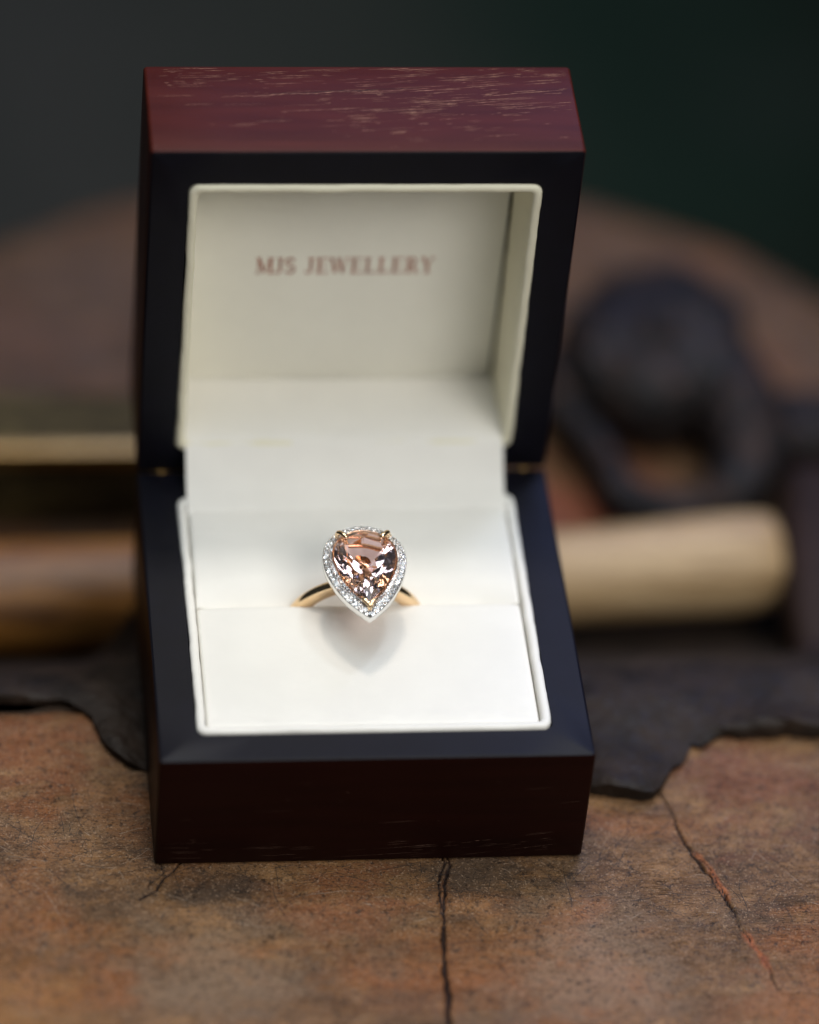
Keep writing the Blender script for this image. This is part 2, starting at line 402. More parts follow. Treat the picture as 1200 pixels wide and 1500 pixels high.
def pear(a, b, n, t_start=0.0):
    """closed pear outline, n points, first at the tip (negative y), equal arc length"""
    c = (b * b - a * a) / (2 * a); P = []
    s_ = a / b; tx, ty = a * math.sqrt(1 - s_ * s_), -a * s_
    for y in np.concatenate([np.linspace(-b, 0, 120), ]):
        x1 = math.sqrt(max(0, (a + c) ** 2 - y * y)) - c
        x2 = (y + b) / (ty + b) * tx if y < ty else math.sqrt(max(0, a * a - y * y))
        P.append((.78 * x1 + .22 * x2, y))
    for t in np.linspace(0, math.pi / 2, 60)[1:]: P.append((a * math.cos(t), a * .97 * math.sin(t)))
    P = P + [(-x, y) for x, y in reversed(P[1:-1])]
    P = np.array(P); Q = np.vstack([P, P[:1]]); dl = np.hypot(*np.diff(Q, axis=0).T); s = np.concatenate([[0], np.cumsum(dl)])
    u = (np.arange(n) + t_start) / n * s[-1]
    return [(np.interp(v, s, Q[:, 0]), np.interp(v, s, Q[:, 1])) for v in u]
OA, OB, KT = .592, 1.062, 1.5
off = lambda o: (OA - o, OB - o * KT)
HH = 1.465                                   # height of the halo top above the ring centre
# halo body
L = []
for o, h in ((.145, -.10), (.012, -.13), (0, -.11), (0, -.012), (.008, .002), (.016, -.012), (.140, .014), (.145, .03), (.152, .03), (.152, -.10), (.145, -.10)):
    L.append([RP(HX + x, y, HH + h) for x, y in pear(*off(o), 96)])
V, F = loft(L); halo = obj('halo', V, F, white_m, ring, sharp=35)
# one small brilliant shared by all halo diamonds
def brilliant(r):
    V = []; F = []
    for n_, rr, h, ph in ((8, .56, .30, .5), (8, .82, .17, 0), (16, 1.0, .02, 0), (8, .45, -.42, .5)):
        V += [(r * rr * math.cos(2 * math.pi * (i + ph) / n_), r * rr * math.sin(2 * math.pi * (i + ph) / n_), r * h) for i in range(n_)]
    V.append((0, 0, -.72 * r))
    me = bpy.data.meshes.new('diamond'); bm = bmesh.new()
    for v in V: bm.verts.new(v)
    bmesh.ops.convex_hull(bm, input=bm.verts); bm.normal_update()
    bmesh.ops.dissolve_limit(bm, angle_limit=R(1), verts=bm.verts, edges=bm.edges)
    bm.to_mesh(me); bm.free(); me.materials.append(dia_m); return me
rot = Matrix((E1, E2, E3)).transposed()
beadV = []; beadF = []
def bead(p, r):
    b = len(beadV); 
    for h, q in ((-.6, .8), (0.1, 1.0), (.7, .7)):
        for j in range(6): beadV.append(p + E3 * r * h + (E1 * math.cos(j * math.pi / 3) + E2 * math.sin(j * math.pi / 3)) * r * q)
    beadV.append(p + E3 * r)
    for k2 in range(2):
        for j in range(6): beadF.append((b + k2 * 6 + j, b + k2 * 6 + (j + 1) % 6, b + k2 * 6 + 6 + (j + 1) % 6, b + k2 * 6 + 6 + j))
    for j in range(6): beadF.append((b + 12 + j, b + 12 + (j + 1) % 6, b + 18))
HO = halo.location + ring.location
first = None
for o, dia, ph in ((.050, .080, .0), (.118, .056, .5)):
    per = pear(*off(o), 400); L_ = sum(math.hypot(per[i][0] - per[i - 1][0], per[i][1] - per[i - 1][1]) for i in range(400))
    nn = int(L_ / (dia * 1.06)); dme = brilliant(dia / 2)
    for i, (x, y) in enumerate(pear(*off(o), nn, ph)):
        d = bpy.data.objects.new('diamond', dme); C.objects.link(d); d.parent = halo
        h = HH + .006 + .03 * o / .165
        lean = Matrix.Rotation(random.uniform(-.28, .28), 3, 'X') @ Matrix.Rotation(random.uniform(-.28, .28), 3, 'Y')
        d.matrix_local = Matrix.Translation(RP(HX + x, y, h) - HO) @ (rot @ lean @ Matrix.Rotation(random.uniform(0, 6), 3, 'Z')).to_4x4()
    for x, y in pear(*off(o - dia * .47), nn, ph + .5): bead(RP(HX + x, y, HH + .014 + .02 * o / .165), .011)
    for x, y in pear(*off(o + dia * .50), nn, ph + .5): bead(RP(HX + x, y, HH + .020 + .02 * o / .165), .010)
obj('claw_beads', beadV, beadF, white_m, halo, kind='stuff')
# gallery: gold wall round the stone, lower rail, struts
L = []
for o, h in ((.150, -.12), (.150, .052), (.158, .060), (.172, .052), (.185, -.12)):
    L.append([RP(HX + x, y, HH + h) for x, y in pear(*off(o), 80)])
V, F = loft(L + [L[0]]); setting = obj('stone_setting', V, F, gold_m, ring, sharp=40)
rail = [RP(HX * .5 + x, y * .9, HH - .36) for x, y in pear(.30, .50, 48)]
V, F = tube(rail + rail[:1], .035, 8, cap=False); obj('rail', V, F, gold_m, setting)
for i, ((x0, y0), (x1, y1)) in enumerate(zip(pear(.30, .46, 8), pear(*off(.12), 8))):
    V, F = tube([RP(HX * .5 + x0, y0, HH - .38), RP(HX + (x0 + x1) / 2, (y0 + y1) / 2, HH - .28), RP(HX + x1, y1, HH - .11)], [.032, .028, .036], 8); obj('strut', V, F, gold_m, setting)
V, F = tube([RP(HX * .3, 0, .93), RP(HX * .4, 0, HH - .42), RP(HX * .5, 0, HH - .34)], [.09, .06, .11], 16); obj('collet', V, F, gold_m, setting)
# pear cut stone as a faceted hull
GA, GB = .462, .878; G0 = HH + .055
pts = []
cen = -.12
for (sc, h, n_, ph) in ((1, 0, 32, 0), (1, .018, 32, 0), (.82, .082, 16, .5), (.60, .132, 8, 0), (.74, -.14, 16, .5), (.40, -.33, 8, 0)):
    for x, y in pear(GA, GB, n_, ph): pts.append(RP(HX + x * sc, cen + (y - cen) * sc, G0 + h))
pts += [RP(HX, cen + .05, G0 - .44), RP(HX, cen - .12, G0 - .43)]
bm = bmesh.new()
for p in pts: bm.verts.new(p)
bmesh.ops.convex_hull(bm, input=bm.verts)
lone = [v for v in bm.verts if not v.link_faces]; bmesh.ops.delete(bm, geom=lone, context='VERTS')
bmesh.ops.dissolve_limit(bm, angle_limit=R(.6), verts=bm.verts, edges=bm.edges)
Vv = [v.co.copy() for v in bm.verts]; bm.verts.index_update(); Ff = [[v.index for v in f.verts] for f in bm.faces]; bm.free()
obj('centre_stone', Vv, Ff, morg_m, ring, smooth=False)
# two claws at the round end, a V claw over the tip
for s in (-1, 1):
    x, y = s * .31, .315
    P = [RP(HX + x * 1.16, y * 1.16, HH - .1), RP(HX + x * 1.16, y * 1.17, HH + .07), RP(HX + x * 1.08, y * 1.08, HH + .15), RP(HX + x * .86, y * .86, HH + .165), RP(HX + x * .74, y * .74, HH + .145)]
    V, F = tube(catmull(P, 4), [.036] * 12 + [.036, .033, .028, .02, .008], 10); obj('claw', V, F, gold_m, ring)
P0 = RP(HX, -GB - .035, HH + .085)
for s in (-1, 1):
    P = [P0 + E3 * -.08, P0, P0 + E3 * .022 + E2 * .05 + E1 * s * .045, P0 + E3 * .03 + E2 * .12 + E1 * s * .115]
    V, F = tube(catmull(P, 3), [.03, .034, .036, .038, .038, .036, .034, .032, .028, .016], 8); obj('tip_claw', V, F, gold_m, ring)

# ------------------------------------------------------------ wooden block
CRK = [[(1.06, .3), (1.06, -.02), (.99, -.25), (.93, -.42), (.93, -.67), (.87, -1.0)],
       [(1.13, .3), (1.13, -.05), (1.07, -.30), (1.0, -.45), (.99, -.67), (.90, -1.0), (.90, -1.43), (.86, -2.18), (.81, -3.04), (.76, -4.4)],
       [(4.10, 1.6), (4.24, 1.36), (4.41, .81), (4.50, .21), (4.58, .02), (4.66, -.1), (4.70, -.30), (4.80, -.42), (4.86, -.7), (4.95, -.9), (5.00, -1.05)],
       [(4.50, .25), (4.62, .05), (4.77, -.2), (4.86, -.45), (4.93, -.75), (4.98, -.95), (5.08, -1.40), (5.16, -1.62), (5.34, -2.25), (5.45, -2.6)],
       [(-2.5, .2), (-2.66, -.03), (-2.88, -.24), (-3.0, -.45), (-3.25, -.60)], [(-2.9, .1), (-2.86, -.12), (-3.02, -.25), (-3.12, -.36)]]
CW = [.011, .014, .020, .010, .020, .014]
CXB, CYB, TH = 1.1, 1.0, 3.4
xs = np.unique(np.round(np.concatenate([np.arange(-9.6, 12, .45), np.arange(-5.6, 6.6, .022)]), 3))
ys = np.unique(np.round(np.concatenate([np.arange(-6.2, 6.2, .2), np.arange(-3.4, 1.9, .022)]), 3))
X, Y = np.meshgrid(xs, ys)
def fb(x, y, f, seed):
    r = np.random.RandomState(seed); z = np.zeros_like(x)
    for k in range(9):
        a = r.uniform(0, 2 * np.pi); q = f * r.uniform(.6, 1.8)
        z += np.sin((x * np.cos(a) + y * np.sin(a)) * q + r.uniform(0, 6.28)) / 9
    return z
Z = -.012 - .012 * (1 + fb(X, Y, 1.2, 1)) - .006 * (1 + fb(X, Y, 5, 2))
crk = np.zeros_like(X); lipc = np.zeros_like(X)
jx = .035 * fb(X, Y, 14, 5) + .05 * fb(X, Y, 4.5, 6) + .02 * fb(X, Y, 40, 12); jy = .03 * fb(X, Y, 12, 7)
for ci, (pl, wd) in enumerate(zip(CRK, CW)):
    dm = np.full_like(X, 9.)
    for (ax, ay), (bx, by_) in zip(pl[:-1], pl[1:]):
        px, py = X + jx - ax, Y + jy - ay; ex, ey = bx - ax, by_ - ay
        t = np.clip((px * ex + py * ey) / (ex * ex + ey * ey), 0, 1)
        dm = np.minimum(dm, np.hypot(px - t * ex, py - t * ey))
    w = wd * (1 + .9 * fb(X, Y, 7, 8 + ci)) * (1.6 if ci == 1 else 1)
    if ci == 1: w = w * np.where(Y < -1.2, 1.5, 1)
    c = np.clip(1.35 - dm / np.maximum(w, .004), 0, 1); crk = np.maximum(crk, c)
    if ci == 1:
        lipc = np.maximum(lipc, .45 * np.clip(1.5 - dm / .05, 0, 1) * (Y > -1.1) * np.clip(.6 + 1.5 * fb(X, Y, 4, 31), 0, 1))
    if ci == 3:
        gate = np.clip((.30 - Y) / .15, 0, 1) * np.clip((Y + .95) / .1, 0, 1) * np.clip(.75 + 1.6 * fb(X, Y, 11, 33), 0, 1) + np.clip((-1.42 - Y) / .15, 0, 1) * np.clip((Y + 2.3) / .15, 0, 1)
        lipc = np.maximum(lipc, np.clip(1.5 - dm / np.maximum(.038 + .07 * fb(X, Y, 17, 34), .003), 0, 1) * np.clip(gate, 0, 1))
# the second crack has a thin splinter filling part of it
Z -= crk * .07; Z += lipc * (1 - crk) * .014
# back edge of the block: it breaks off beside the box and runs on only under it
def edge(x):
    e = 3.22 + .01 * x + .03 * np.sin(2.3 * x) + .03 * np.sin(5.9 * x + 1)
    return np.where(np.abs(x) < 2.6, 5.7, e)
EX = edge(X); inside = Y <= EX
X2 = X; Y2 = np.minimum(Y, EX)
Z -= .16 * np.clip(1 - (EX - Y2) / .18, 0, 1) ** 2 * (np.abs(X) > 2.6)
ny_, nx_ = X.shape; idx = np.arange(ny_ * nx_).reshape(ny_, nx_)
keep = inside[:-1, :-1] | inside[1:, 1:] | inside[:-1, 1:] | inside[1:, :-1]
quads = np.stack([idx[:-1, :-1], idx[:-1, 1:], idx[1:, 1:], idx[1:, :-1]], -1)[keep]
used = np.unique(quads); remap = -np.ones(ny_ * nx_, int); remap[used] = np.arange(len(used))
vv = np.stack([X2.ravel()[used], Y2.ravel()[used], Z.ravel()[used]], -1); qq = remap[quads]

def worn_wood(name, stain_light_spots, OX, OY, OZ, tone=1.0):
    m = NT(name)
    big = m.noise(.42, 3, .55, dist=.6, vec=m.map((.7, 1.4, 1))); mid = m.noise(1.6, 6, .68, dist=.5, vec=m.map((.75, 1.35, 1))); fin = m.noise(8, 6, .7)
    col = m.ramp(mid, [(.28, (.045, .026, .014)), (.45, (.115, .066, .034)), (.58, (.20, .115, .054)), (.74, (.32, .20, .10))])
    col = m.mix(m.ramp(big, [(.50, 0.0), (.66, .75)]), col, (.25, .095, .030), 'MIX')
    col = m.mix(m.ramp(m.noise(.8, 4, .6, vec=m.map((1, 1, 1), loc=(7, 3, 0))), [(.52, 0.0), (.70, .7)]), col, (.12, .088, .060))
    grey = m.noise(3.0, 5, .7, vec=m.map((1, 2.2, 1), loc=(2, 9, 0)))
    col = m.mix(m.ramp(grey, [(.52, 0.0), (.72, .4)]), col, (.20, .148, .10))
    for sx, sy, sr, sc in stain_light_spots:
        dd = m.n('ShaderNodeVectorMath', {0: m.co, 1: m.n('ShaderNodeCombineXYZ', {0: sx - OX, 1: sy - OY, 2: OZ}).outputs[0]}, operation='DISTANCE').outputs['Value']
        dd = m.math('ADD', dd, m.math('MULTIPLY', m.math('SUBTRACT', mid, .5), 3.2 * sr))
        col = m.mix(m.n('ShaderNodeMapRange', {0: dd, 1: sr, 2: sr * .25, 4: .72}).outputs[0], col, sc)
    spk = m.ramp(fin, [(.56, 0.0), (.63, .75)]); col = m.mix(spk, col, (.022, .015, .012))
    spk2 = m.ramp(m.noise(26, 4, .75, vec=m.map((1, 1.8, 1))), [(.545, 0.0), (.60, .85)]); col = m.mix(spk2, col, (.02, .013, .010))
    lgt = m.ramp(m.noise(34, 2, .6, vec=m.map((1, 1, 1), loc=(5, 5, 5))), [(.60, 0.0), (.66, .6)]); col = m.mix(lgt, col, (.36, .27, .20))
    scr = None
    for i in range(7):
        a = [20, 65, -35, 100, -10, 42, -60][i]
        s_ = m.noise(1.0, 0, 0, vec=m.map((.9, 46, 1), (0, 0, R(a)), (i * 3.1, i * 7.7, 0)))
        gate = m.ramp(m.noise(1.1, 1, vec=m.map(loc=(i * 5, 2, 0))), [(.50, 0.0), (.60, 1.0)])
        q = m.math('MULTIPLY', m.ramp(m.math('ABSOLUTE', m.math('SUBTRACT', s_, .5)), [(.0, 1.0), (.010, 0.0)]), gate)
        q = m.math('MULTIPLY', q, m.ramp(m.noise(5, 2, vec=m.map(loc=(i, i, 3))), [(.45, 0.0), (.6, 1.0)]))
        scr = q if scr is None else m.math('MAXIMUM', scr, q)
    col = m.mix(m.math('MULTIPLY', scr, .7), col, (.018, .012, .010))
    at = m.n('ShaderNodeAttribute', attribute_name='crack').outputs['Color']
    sep = m.n('ShaderNodeSeparateColor', {0: at}).outputs
    col = m.mix(m.math('MULTIPLY', sep[1], .9), col, m.ramp(m.noise(12, 3), [(.4, (.20, .062, .026)), (.6, (.38, .14, .06))]))
    col = m.mix(m.ramp(sep[0], [(.15, 0.0), (.7, 1.0)]), col, (.018, .008, .006))
    col = m.mix(1.0, col, (tone * 1.10, tone * .97, tone * .84), 'MULTIPLY')  # tone dims the table wood, standing in for weaker light there
    m.set(Base_Color=col, Roughness=m.ramp(mid, [(.3, .52), (.7, .32)]), Specular_IOR_Level=.3)
    hgt = m.math('ADD', m.math('MULTIPLY', fin, .6), m.math('ADD', m.math('MULTIPLY', m.noise(40, 3), .25), m.math('MULTIPLY', scr, -.35)))
    m.bump(hgt, .05, .8)
    return m.m
block_m = worn_wood('weathered_block_wood', ((-4.6, 2.3, 1.3, (.20, .075, .026)), (-5.3, -3.0, 2.0, (.30, .15, .045)), (5.9, -3.3, 1.6, (.30, .13, .05)),
    (-.6, -.65, 1.1, (.22, .09, .038)), (5.6, 1.3, 1.3, (.20, .080, .042)), (-2.4, -2.0, 1.5, (.22, .16, .11)), (3.0, -2.2, 1.5, (.23, .165, .115)), (1.5, -.3, .9, (.075, .055, .040)), (-2.2, -.35, .8, (.065, .046, .034))), CXB, CYB, TH)  # last two dark spots are contact shade painted before the box front
table_m = worn_wood('worn_table_wood', ((-3.5, 15.5, 3.0, (.13, .085, .060)), (-3.6, 11.5, 2.2, (.13, .08, .055)), (4.6, 10.8, 1.4, (.36, .10, .055)), (5.7, 12.0, 1.0, (.20, .08, .05))), 1.7, 9.6, 0.0, .66)  # the brick-red patch is reddish bounce light painted on the wood
block = root('wooden_block', 'thick weathered brown wooden block with cracks and scratches, under the open ring box', 'wooden block', (CXB, CYB, -TH))
o = obj('block_top', [], [], block_m, block)
me = o.data; me.from_pydata([], [], []); me.clear_geometry()
vv2 = vv - np.array([CXB, CYB, -TH]); me.from_pydata(vv2.tolist(), [], qq.tolist()); me.polygons.foreach_set('use_smooth', [True] * len(me.polygons))
ca = me.color_attributes.new('crack', 'FLOAT_COLOR', 'POINT')
cd_ = np.zeros((len(used), 4)); cd_[:, 0] = crk.ravel()[used]; cd_[:, 1] = lipc.ravel()[used]; cd_[:, 3] = 1
ca.data.foreach_set('color', cd_.ravel())
def zat(x, y):
    i = min(max(np.searchsorted(xs, x) - 1, 0), len(xs) - 2); j = min(max(np.searchsorted(ys, y) - 1, 0), len(ys) - 2)
    return max(Z[j, i], Z[j, i + 1], Z[j + 1, i], Z[j + 1, i + 1])
def scratches(n, wmax, seed):
    random.seed(seed); V = []; F = []
    for k in range(n):
        x, y = random.uniform(-5.2, 6.4), -.15 + random.uniform(-1, 1) * random.uniform(.1, 1) * (2.2 if k % 3 else 3.2)
        if -3.05 < x < 3.05 and y > -.03: continue
        a = random.choice([.35, -.5, 1.1, 2.4, 0.0]) + random.gauss(0, .3); l = min(.08 + random.expovariate(1 / .28), 1.3); cv = random.uniform(-.8, .8)
        n2 = max(4, int(l / .03)); w = wmax * random.uniform(.4, 1); b = len(V); c2 = 0
        for i in range(n2):
            t = i / (n2 - 1); ww = w * (.3 + .8 * math.sin(math.pi * t)) * random.uniform(.5, 1.2) / 2
            nx, ny2 = -math.sin(a), math.cos(a)
            if not (-3.02 < x < 3.02 and y > -.02):
                z = zat(x, y) + .0012
                V += [(x + nx * ww, y + ny2 * ww, z), (x - nx * ww, y - ny2 * ww, z)]; c2 += 1
            else: break
            x += math.cos(a) * l / n2; y += math.sin(a) * l / n2; a += cv * l / n2 + random.gauss(0, .06)
        F += [(b + 2 * i, b + 2 * i + 1, b + 2 * i + 3, b + 2 * i + 2) for i in range(c2 - 1)]
    return V, F
m = NT('dark_scratch'); m.set(Base_Color=m.ramp(m.noise(9, 1), [(.35, (.012, .008, .006)), (.65, (.035, .022, .015))]), Roughness=.7)
V, F = scratches(650, .010, 7); obj('dark_scratches', V, F, m.m, block, smooth=False, kind='stuff')
m = NT('pale_scratch'); m.set(Base_Color=m.ramp(m.noise(9, 1), [(.35, (.22, .15, .10)), (.65, (.42, .32, .24))]), Roughness=.6)
V, F = scratches(110, .008, 8); obj('pale_scratches', V, F, m.m, block, smooth=False, kind='stuff')
m = NT('rough_bark'); m.set(Base_Color=m.ramp(m.noise(1.2, 5, vec=m.map((2, 2, .4))), [(.3, (.035, .025, .018)), (.7, (.12, .08, .055))]), Roughness=.85)
m.bump(m.noise(2.5, 5, vec=m.map((2, 2, .4))), .3, 1); bark_m = m.m
ex = np.linspace(xs[0], xs[-1], 260); Y0 = ys[0]
P = [(xs[0], Y0), (xs[-1], Y0)] + [(float(x), float(edge(x))) for x in ex[::-1]]
L = []
for z, q in ((-.12, 0), (-.2, .03), (-.9, .05), (-1.8, .0), (-2.6, .06), (-TH + .02, .02)):
    L.append([(x + (.03 * math.sin(9 * x + 4 * z) if 2 < i else 0), y - q * (1 if 1 < i else -1) + .04 * math.sin(4 * x + 3 * z), z) for i, (x, y) in enumerate(P)])
V, F = loft(L, cap1=True); obj('rough_side', V, F, bark_m, block, sharp=60)
# ------------------------------------------------------------ round table that carries the block
TX, TY, TA, TB = 1.65, 9.6, 10.7, 10.4
table = root('round_table', 'large round brown wooden table top, blurred, reaching behind the box and tools', 'table', (TX, TY, -TH))
L = []
bl_ = lambda t: 1 + .005 * math.sin(9 * t) + .003 * math.sin(23 * t)
for q, z in ((0.001, 0), (.1, 0), (.3, 0), (.5, 0), (.7, 0), (.85, 0), (.96, 0), (.985, -.05), (.998, -.2), (1, -.5), (.995, -3.2), (.97, -3.6), (.5, -3.6)):
    L.append([(TX + TA * q * bl_(t) * math.cos(t), TY + (TB if math.sin(t) > 0 else 17.5) * q * bl_(t) * math.sin(t), -TH - .002 + z) for t in [2 * math.pi * i / 160 for i in range(160)]])
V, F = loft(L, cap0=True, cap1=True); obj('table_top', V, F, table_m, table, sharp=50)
V, F = loft([[(TX + r * math.cos(2 * math.pi * i / 32), 5 + r * math.sin(2 * math.pi * i / 32), z) for i in range(32)] for r, z in ((3.5, -TH - 3.6), (2.6, -9), (2.4, -20), (3.2, -27), (6.5, -29.5), (6.8, -30))], cap0=True, cap1=True)
obj('pedestal', V, F, bark_m, table, sharp=50)
# ------------------------------------------------------------ ground far below
m = NT('grey_green_ground')
gx = m.n('ShaderNodeSeparateXYZ', {0: m.co}).outputs      # grey at low x giving way to dark green
g1 = m.math('ADD', m.math('MULTIPLY', gx[0], .02), m.math('MULTIPLY', m.noise(.06, 2, .5), .5))
col = m.ramp(g1, [(.22, (.040, .040, .033)), (.40, (.026, .030, .022)), (.52, (.008, .018, .011)), (.68, (.0045, .0075, .0035))])
col = m.mix(m.ramp(m.noise(.16, 3, .6), [(.48, 0.0), (.7, .5)]), col, (.020, .024, .019))
m.set(Base_Color=col, Roughness=.9, Specular_IOR_Level=.1); m.bump(m.noise(.6, 4), 1.0, .6)
n_ = 40; V = []; F = []
for j in range(n_ + 1):
    for i in range(n_ + 1):
        x = (i / n_ - .5); y = (j / n_ - .5); x = math.copysign(abs(x * 2) ** 2.2, x) * 900; y = math.copysign(abs(y * 2) ** 2.2, y) * 900
        V.append((x, y, -30.05 - 1.5 * (1 + math.sin(x * .07) * math.cos(y * .05)) * (1 if math.hypot(x, y) > 18 else 0)))
for j in range(n_):
    for i in range(n_): a = j * (n_ + 1) + i; F.append((a, a + 1, a + n_ + 2, a + n_ + 1))
g = obj('ground', V, F, m.m, None, loc=(0, 0, 0)); g['kind'] = 'structure'

# ------------------------------------------------------------ dark leather scrap
m = NT('black_leather'); m.set(Base_Color=m.ramp(m.noise(1.5, 5, .6), [(.3, (.009, .006, .0042)), (.7, (.030, .019, .013))]), Roughness=m.ramp(m.noise(6, 3), [(.3, .5), (.7, .75)]), Specular_IOR_Level=.25)
m.bump(m.noise(5, 5), .06, .8); leather_m = m.m
outl = [(-7.5, 2.9), (-5.03, 3.22), (-4.05, 3.2), (-3.86, 3.02), (-3.74, 2.82), (-3.62, 2.42), (-3.48, 2.13), (-3.3, 1.92), (-3.06, 1.85), (-2.5, 1.7), (0, 1.6), (2.6, 1.35), (3.36, 1.20), (3.9, 1.08), (4.14, 1.06), (4.3, 1.25), (4.51, 1.6), (4.66, 1.72), (4.78, 1.93), (4.86, 2.12), (4.98, 2.06), (5.08, 2.13), (5.3, 2.3), (5.75, 2.25), (6.3, 2.3), (6.76, 2.23), (8.4, 2.4), (9.4, 4.0), (9.6, 9.3), (6.5, 9.6), (3.3, 9.4), (0, 9.5), (-3.3, 9.4), (-6, 9.6), (-8.4, 9.3), (-8.3, 4.0)]
# fine outline with slight raggedness; interior filled from concentric shrink
P = []
for i in range(len(outl)):
    a, b = outl[i], outl[(i + 1) % len(outl)]; l = math.hypot(b[0] - a[0], b[1] - a[1]); n2 = max(1, int(l / .12))
    for j in range(n2):
        f = j / n2; jt = .02; P.append((a[0] + (b[0] - a[0]) * f + random.uniform(-jt, jt), a[1] + (b[1] - a[1]) * f + random.uniform(-jt, jt)))
under = lambda x, y: -2.95 < x < 2.95 and .05 < y < 5.85
m_c = (1.0, 3.9)
def drape(x, y, z):      # the scrap sags down to the table, drawn out to blacken the shaded gap
    q = min(1, max(0, (abs(x) - 2.7) / .5)); y0 = 5.8 + (3.12 - 5.8) * q; ln = 2.0 + 3.0 * q
    t = min(1, max(0, (y - y0) / ln)); t = t * t * (3 - 2 * t)
    return (x, y, z * (1 - .5 * t) - 3.37 * t)
L = []
def curl(x, y, k2):
    if abs(x) < 3.05: return 0.0
    return k2 * .10 * (1 + math.sin(2.1 * x + .7)) * min(1, (abs(x) - 3.05) / .5)
for k2, zt in ((1.0, 0), (1.0, 1), (.985, 1.15), (.95, 1), (.91, 1), (.87, 1), (.82, 1), (.76, 1), (.68, 1), (.6, 1), (.52, 1), (.44, 1), (.36, 1), (.28, 1), (.2, 1), (.1, 1)):
    lp_ = []
    for x, y in P:
        xx, yy = m_c[0] + (x - m_c[0]) * k2, m_c[1] + (y - m_c[1]) * k2
        inb = abs(xx) < 3.15 and -.1 < yy < 6.0
        z = -.008 if zt == 0 else (-.004 if inb else .055 * zt)
        lp_.append(drape(xx, yy, z + (0 if inb or zt == 0 else .06 * (1 + math.sin(1.9 * xx + 1.1 * yy) * math.sin(2.7 * yy - .8 * xx)) * min(1, max(0, abs(xx) - 3.15) / .4) * min(1, (1 - k2) / .05) + curl(xx, yy, max(0, (k2 - .6) / .4) ** 2))))
    L.append(lp_)
V, F = loft(L, cap1=True); sc_ = obj('leather_scrap', V, F, leather_m, None, loc=(1, 3.9, 0), sharp=50)
sc_['label'] = 'torn black leather scrap under the box, hanging over the back of the block'; sc_['category'] = 'leather scrap'

# ------------------------------------------------------------ tools
def handle_wood(name, c0, c1, c2):
    m = NT(name); g_ = m.noise(1.2, 4, .6, vec=m.map((.35, 3, 3)), dist=.4)
    col = m.ramp(g_, [(.3, c0), (.5, c1), (.7, c2)])
    col = m.mix(m.ramp(m.noise(9, 4, vec=m.map((.4, 3, 3))), [(.55, 0.0), (.7, .5)]), col, tuple(c * .35 for c in c0))
    m.set(Base_Color=col, Roughness=.45); m.bump(m.noise(6, 4, vec=m.map((.3, 3, 3))), .03, .6); return m.m
light_m = handle_wood('bare_ash_wood', (.25, .155, .07), (.43, .29, .15), (.52, .38, .22))
dark_m = handle_wood('oiled_brown_wood', (.07, .026, .007), (.23, .092, .014), (.36, .16, .03))
m = NT('rusty_iron'); m.set(Base_Color=m.ramp(m.noise(2.2, 5, .65), [(.3, (.005, .005, .0065)), (.52, (.015, .013, .014)), (.68, (.065, .034, .022))]), Metallic=.6, Roughness=m.ramp(m.noise(2, 3), [(.35, .35), (.65, .8)]))
m.bump(m.noise(2.5, 6), .2, 1.0); iron_m = m.m
m = NT('brown_steel'); m.set(Base_Color=m.ramp(m.noise(2.0, 5, .65), [(.3, (.014, .0065, .0045)), (.6, (.026, .0125, .009)), (.8, (.06, .03, .02))]), Metallic=.3, Roughness=.65, Specular_IOR_Level=.3)
m.bump(m.noise(5, 5), .05, .7); head_m = m.m
KL, OL = 1.076, Vector((.52, 3.18, -TH))      # tools are modelled on z = 0, then set down on the round table
def settle(r):
    for c in r.children: c.data.transform(Matrix.Scale(KL, 4)); c.location = c.location * KL
    r.location = r.location * KL + OL
ham = root('hammer', 'hammer with pale bare wood handle lying beside the box on the black leather', 'hammer', (5.0, 4.8, 0))
def turned(axis0, axis1, rads, mat, parent, name, n=28, **k):
    a0, a1 = Vector(axis0), Vector(axis1)
    P = [a0 + (a1 - a0) * t for t, r in rads]; V, F = tube(P, [r for t, r in rads], n); return obj(name, V, F, mat, parent, sharp=50, **k)
turned((1.6, 4.52, .98), (6.42, 4.90, 1.06), [(0, .5), (.01, .60), (.04, .66), (.4, .69), (.6, .71), (.85, .74), (.93, .73), (.975, .70), (.995, .64), (1, .58)], light_m, ham, 'handle')
# head: an octagonal block with a waisted neck, running towards and away from the camera
L = []
for y, hx, hz in ((2.35, .36, .36), (2.42, .44, .44), (2.7, .46, .48), (2.85, .38, .40), (3.1, .42, .46), (3.7, .50, .60), (4.9, .56, .66), (5.6, .50, .58), (6.2, .46, .50), (6.6, .42, .46), (6.66, .36, .40)):
    cx_ = 6.98 + (y - 4.8) * .13; cz = .98
    L.append([(cx_ + hx * math.copysign(abs(math.cos(t)) ** .6, math.cos(t)), y, cz + hz * math.copysign(abs(math.sin(t)) ** .6, math.sin(t))) for t in [2 * math.pi * (i + .5) / 24 for i in range(24)]])
V, F = loft(L, cap0=True, cap1=True); obj('hammer_head', V, F, head_m, ham, sharp=40)
# brown handle at the left of the box
lh = root('tool_handle', 'turned brown oiled wood tool handle lying left of the box', 'tool handle', (-6, 4.3, 0))
turned((-12, 4.3, 1.02), (-1.2, 4.50, .88), [(0, .6), (.02, .78), (.2, .86), (.5, .80), (.7, .83), (.9, .84), (.97, .84), (.998, .83), (1, .80)], dark_m, lh, 'grip')
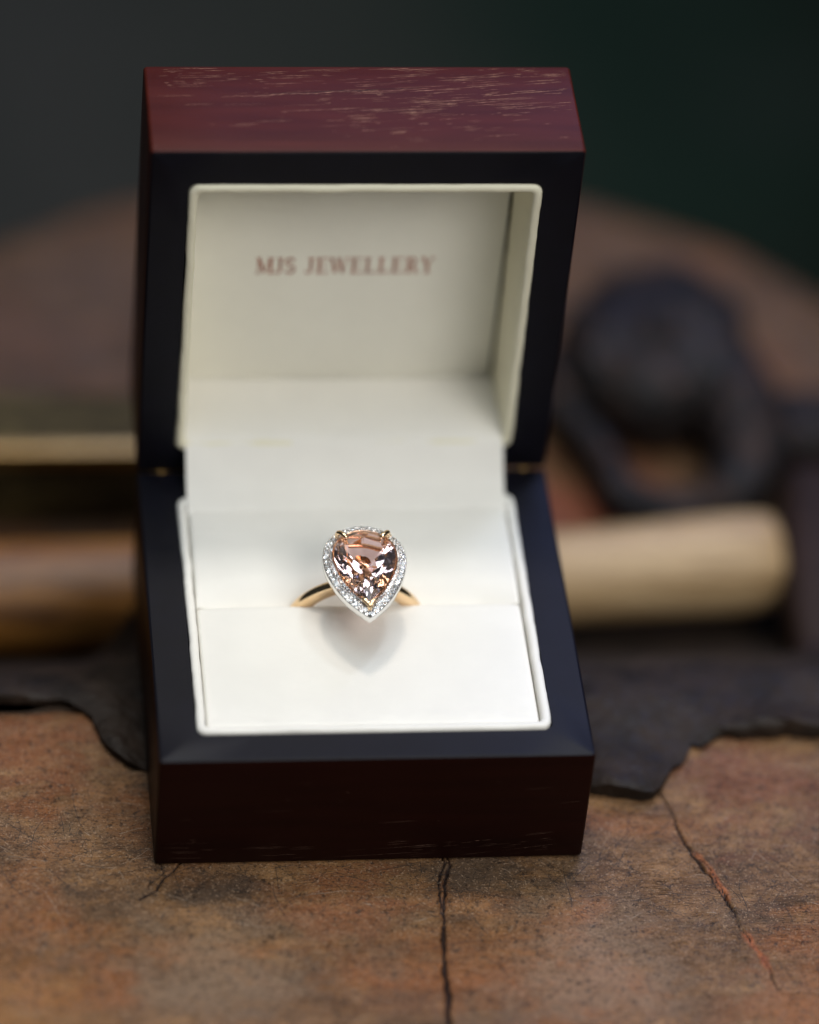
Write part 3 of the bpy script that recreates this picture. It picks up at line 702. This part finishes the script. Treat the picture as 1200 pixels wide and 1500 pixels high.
# old wooden level with brass edges
m = NT('olive_old_wood'); m.set(Base_Color=m.ramp(m.noise(1.6, 5, .65, vec=m.map((.6, 2, 2))), [(.3, (.018, .013, .005)), (.5, (.05, .037, .016)), (.7, (.17, .125, .045))]), Roughness=.8, Specular_IOR_Level=.2); m.bump(m.noise(4, 4), .04, .6); level_m = m.m
lv = root('wooden_level', 'old dark wooden level with a worn brass edge lying behind the box at left', 'level', (-5, 7.7, 0))
def beam(name, x0, x1, y0, y1, z0, z1, b, mat, parent):
    L = [[(x, y + q[0], q[1]) for q in rrect(y0, y1, z0, z1, b, 4, 2) for y in (0,)] for x in (x0, x0 + b, x1 - b, x1)]
    L = []
    for x, e in ((x0, b), (x0 + b, 0), ((x0 + x1) / 2, 0), (x1 - b, 0), (x1, b)):
        L.append([(x, q[0], q[1]) for q in rrect(y0 + e, y1 - e, z0 + e, z1 - e, b, 4, 2)])
    V, F = loft(L, cap0=True, cap1=True); return obj(name, V, F, mat, parent, sharp=50)
beam('wooden_body', -13, 1.2, 7.02, 8.35, 0, 1.46, .06, level_m, lv)
beam('brass_edge', -13.02, 1.22, 6.95, 7.17, 1.26, 1.50, .03, brass_m, lv)
# iron tool with a rounded looped head
it = root('iron_tool', 'dark rusted iron tool with a rounded looped head lying behind the hammer handle', 'iron tool', (5.2, 9, 0))
loop = [(4.6, 10.3, .7), (4.0, 9.9, .75), (3.72, 9.35, .75), (3.85, 8.6, .70), (4.25, 7.8, .6), (4.42, 7.05, .5), (4.9, 6.72, .45), (5.5, 6.68, .45), (6.05, 6.85, .5), (6.45, 7.5, .6), (6.5, 8.4, .7), (6.3, 9.3, .75), (6.0, 10.3, .75)]
rd = [.4, .34, .28, .26, .28, .32, .30, .34, .46, .58, .68, .72, .66]
PP = catmull([l + (r,) for l, r in zip(loop, rd)] , 5)
V, F = tube([q[:3] for q in PP], [q[3] for q in PP], 18); obj('looped_jaw', V, F, iron_m, it)
# joint: domed disc above the jaws
L = []
bl = lambda t, r: 1 + .07 * math.sin(2 * t + .6) + .05 * math.sin(3 * t + 2 + r) + .03 * math.sin(7 * t)
for r, z in ((1.0, .05), (1.22, .25), (1.28, .9), (1.22, 1.25), (1.05, 1.45), (.6, 1.58), (.05, 1.62)):
    L.append([(5.30 + r * 1.12 * bl(2 * math.pi * i / 40, r) * math.cos(2 * math.pi * i / 40), 9.95 + r * 1.42 * bl(2 * math.pi * i / 40, r) * math.sin(2 * math.pi * i / 40), z + .12 * r * math.sin(2 * math.pi * i / 20 + 1)) for i in range(40)])
V, F = loft(L, cap0=True, cap1=True); obj('joint', V, F, iron_m, it, sharp=60)
turned((5.3, 9.7, 1.5), (5.3, 9.7, 1.72), [(0, .34), (.6, .32), (1, .2)], iron_m, it, 'rivet')
# second iron piece at the right edge
bt = root('steel_bar', 'dull grey green steel bar lying across behind the hammer head', 'steel bar', (8, 8.3, 0))
beam('bar', 6.3, 11.2, 7.7, 9.0, .0, .95, .25, iron_m, bt)
for r_ in (ham, lh, lv, it, bt): settle(r_)
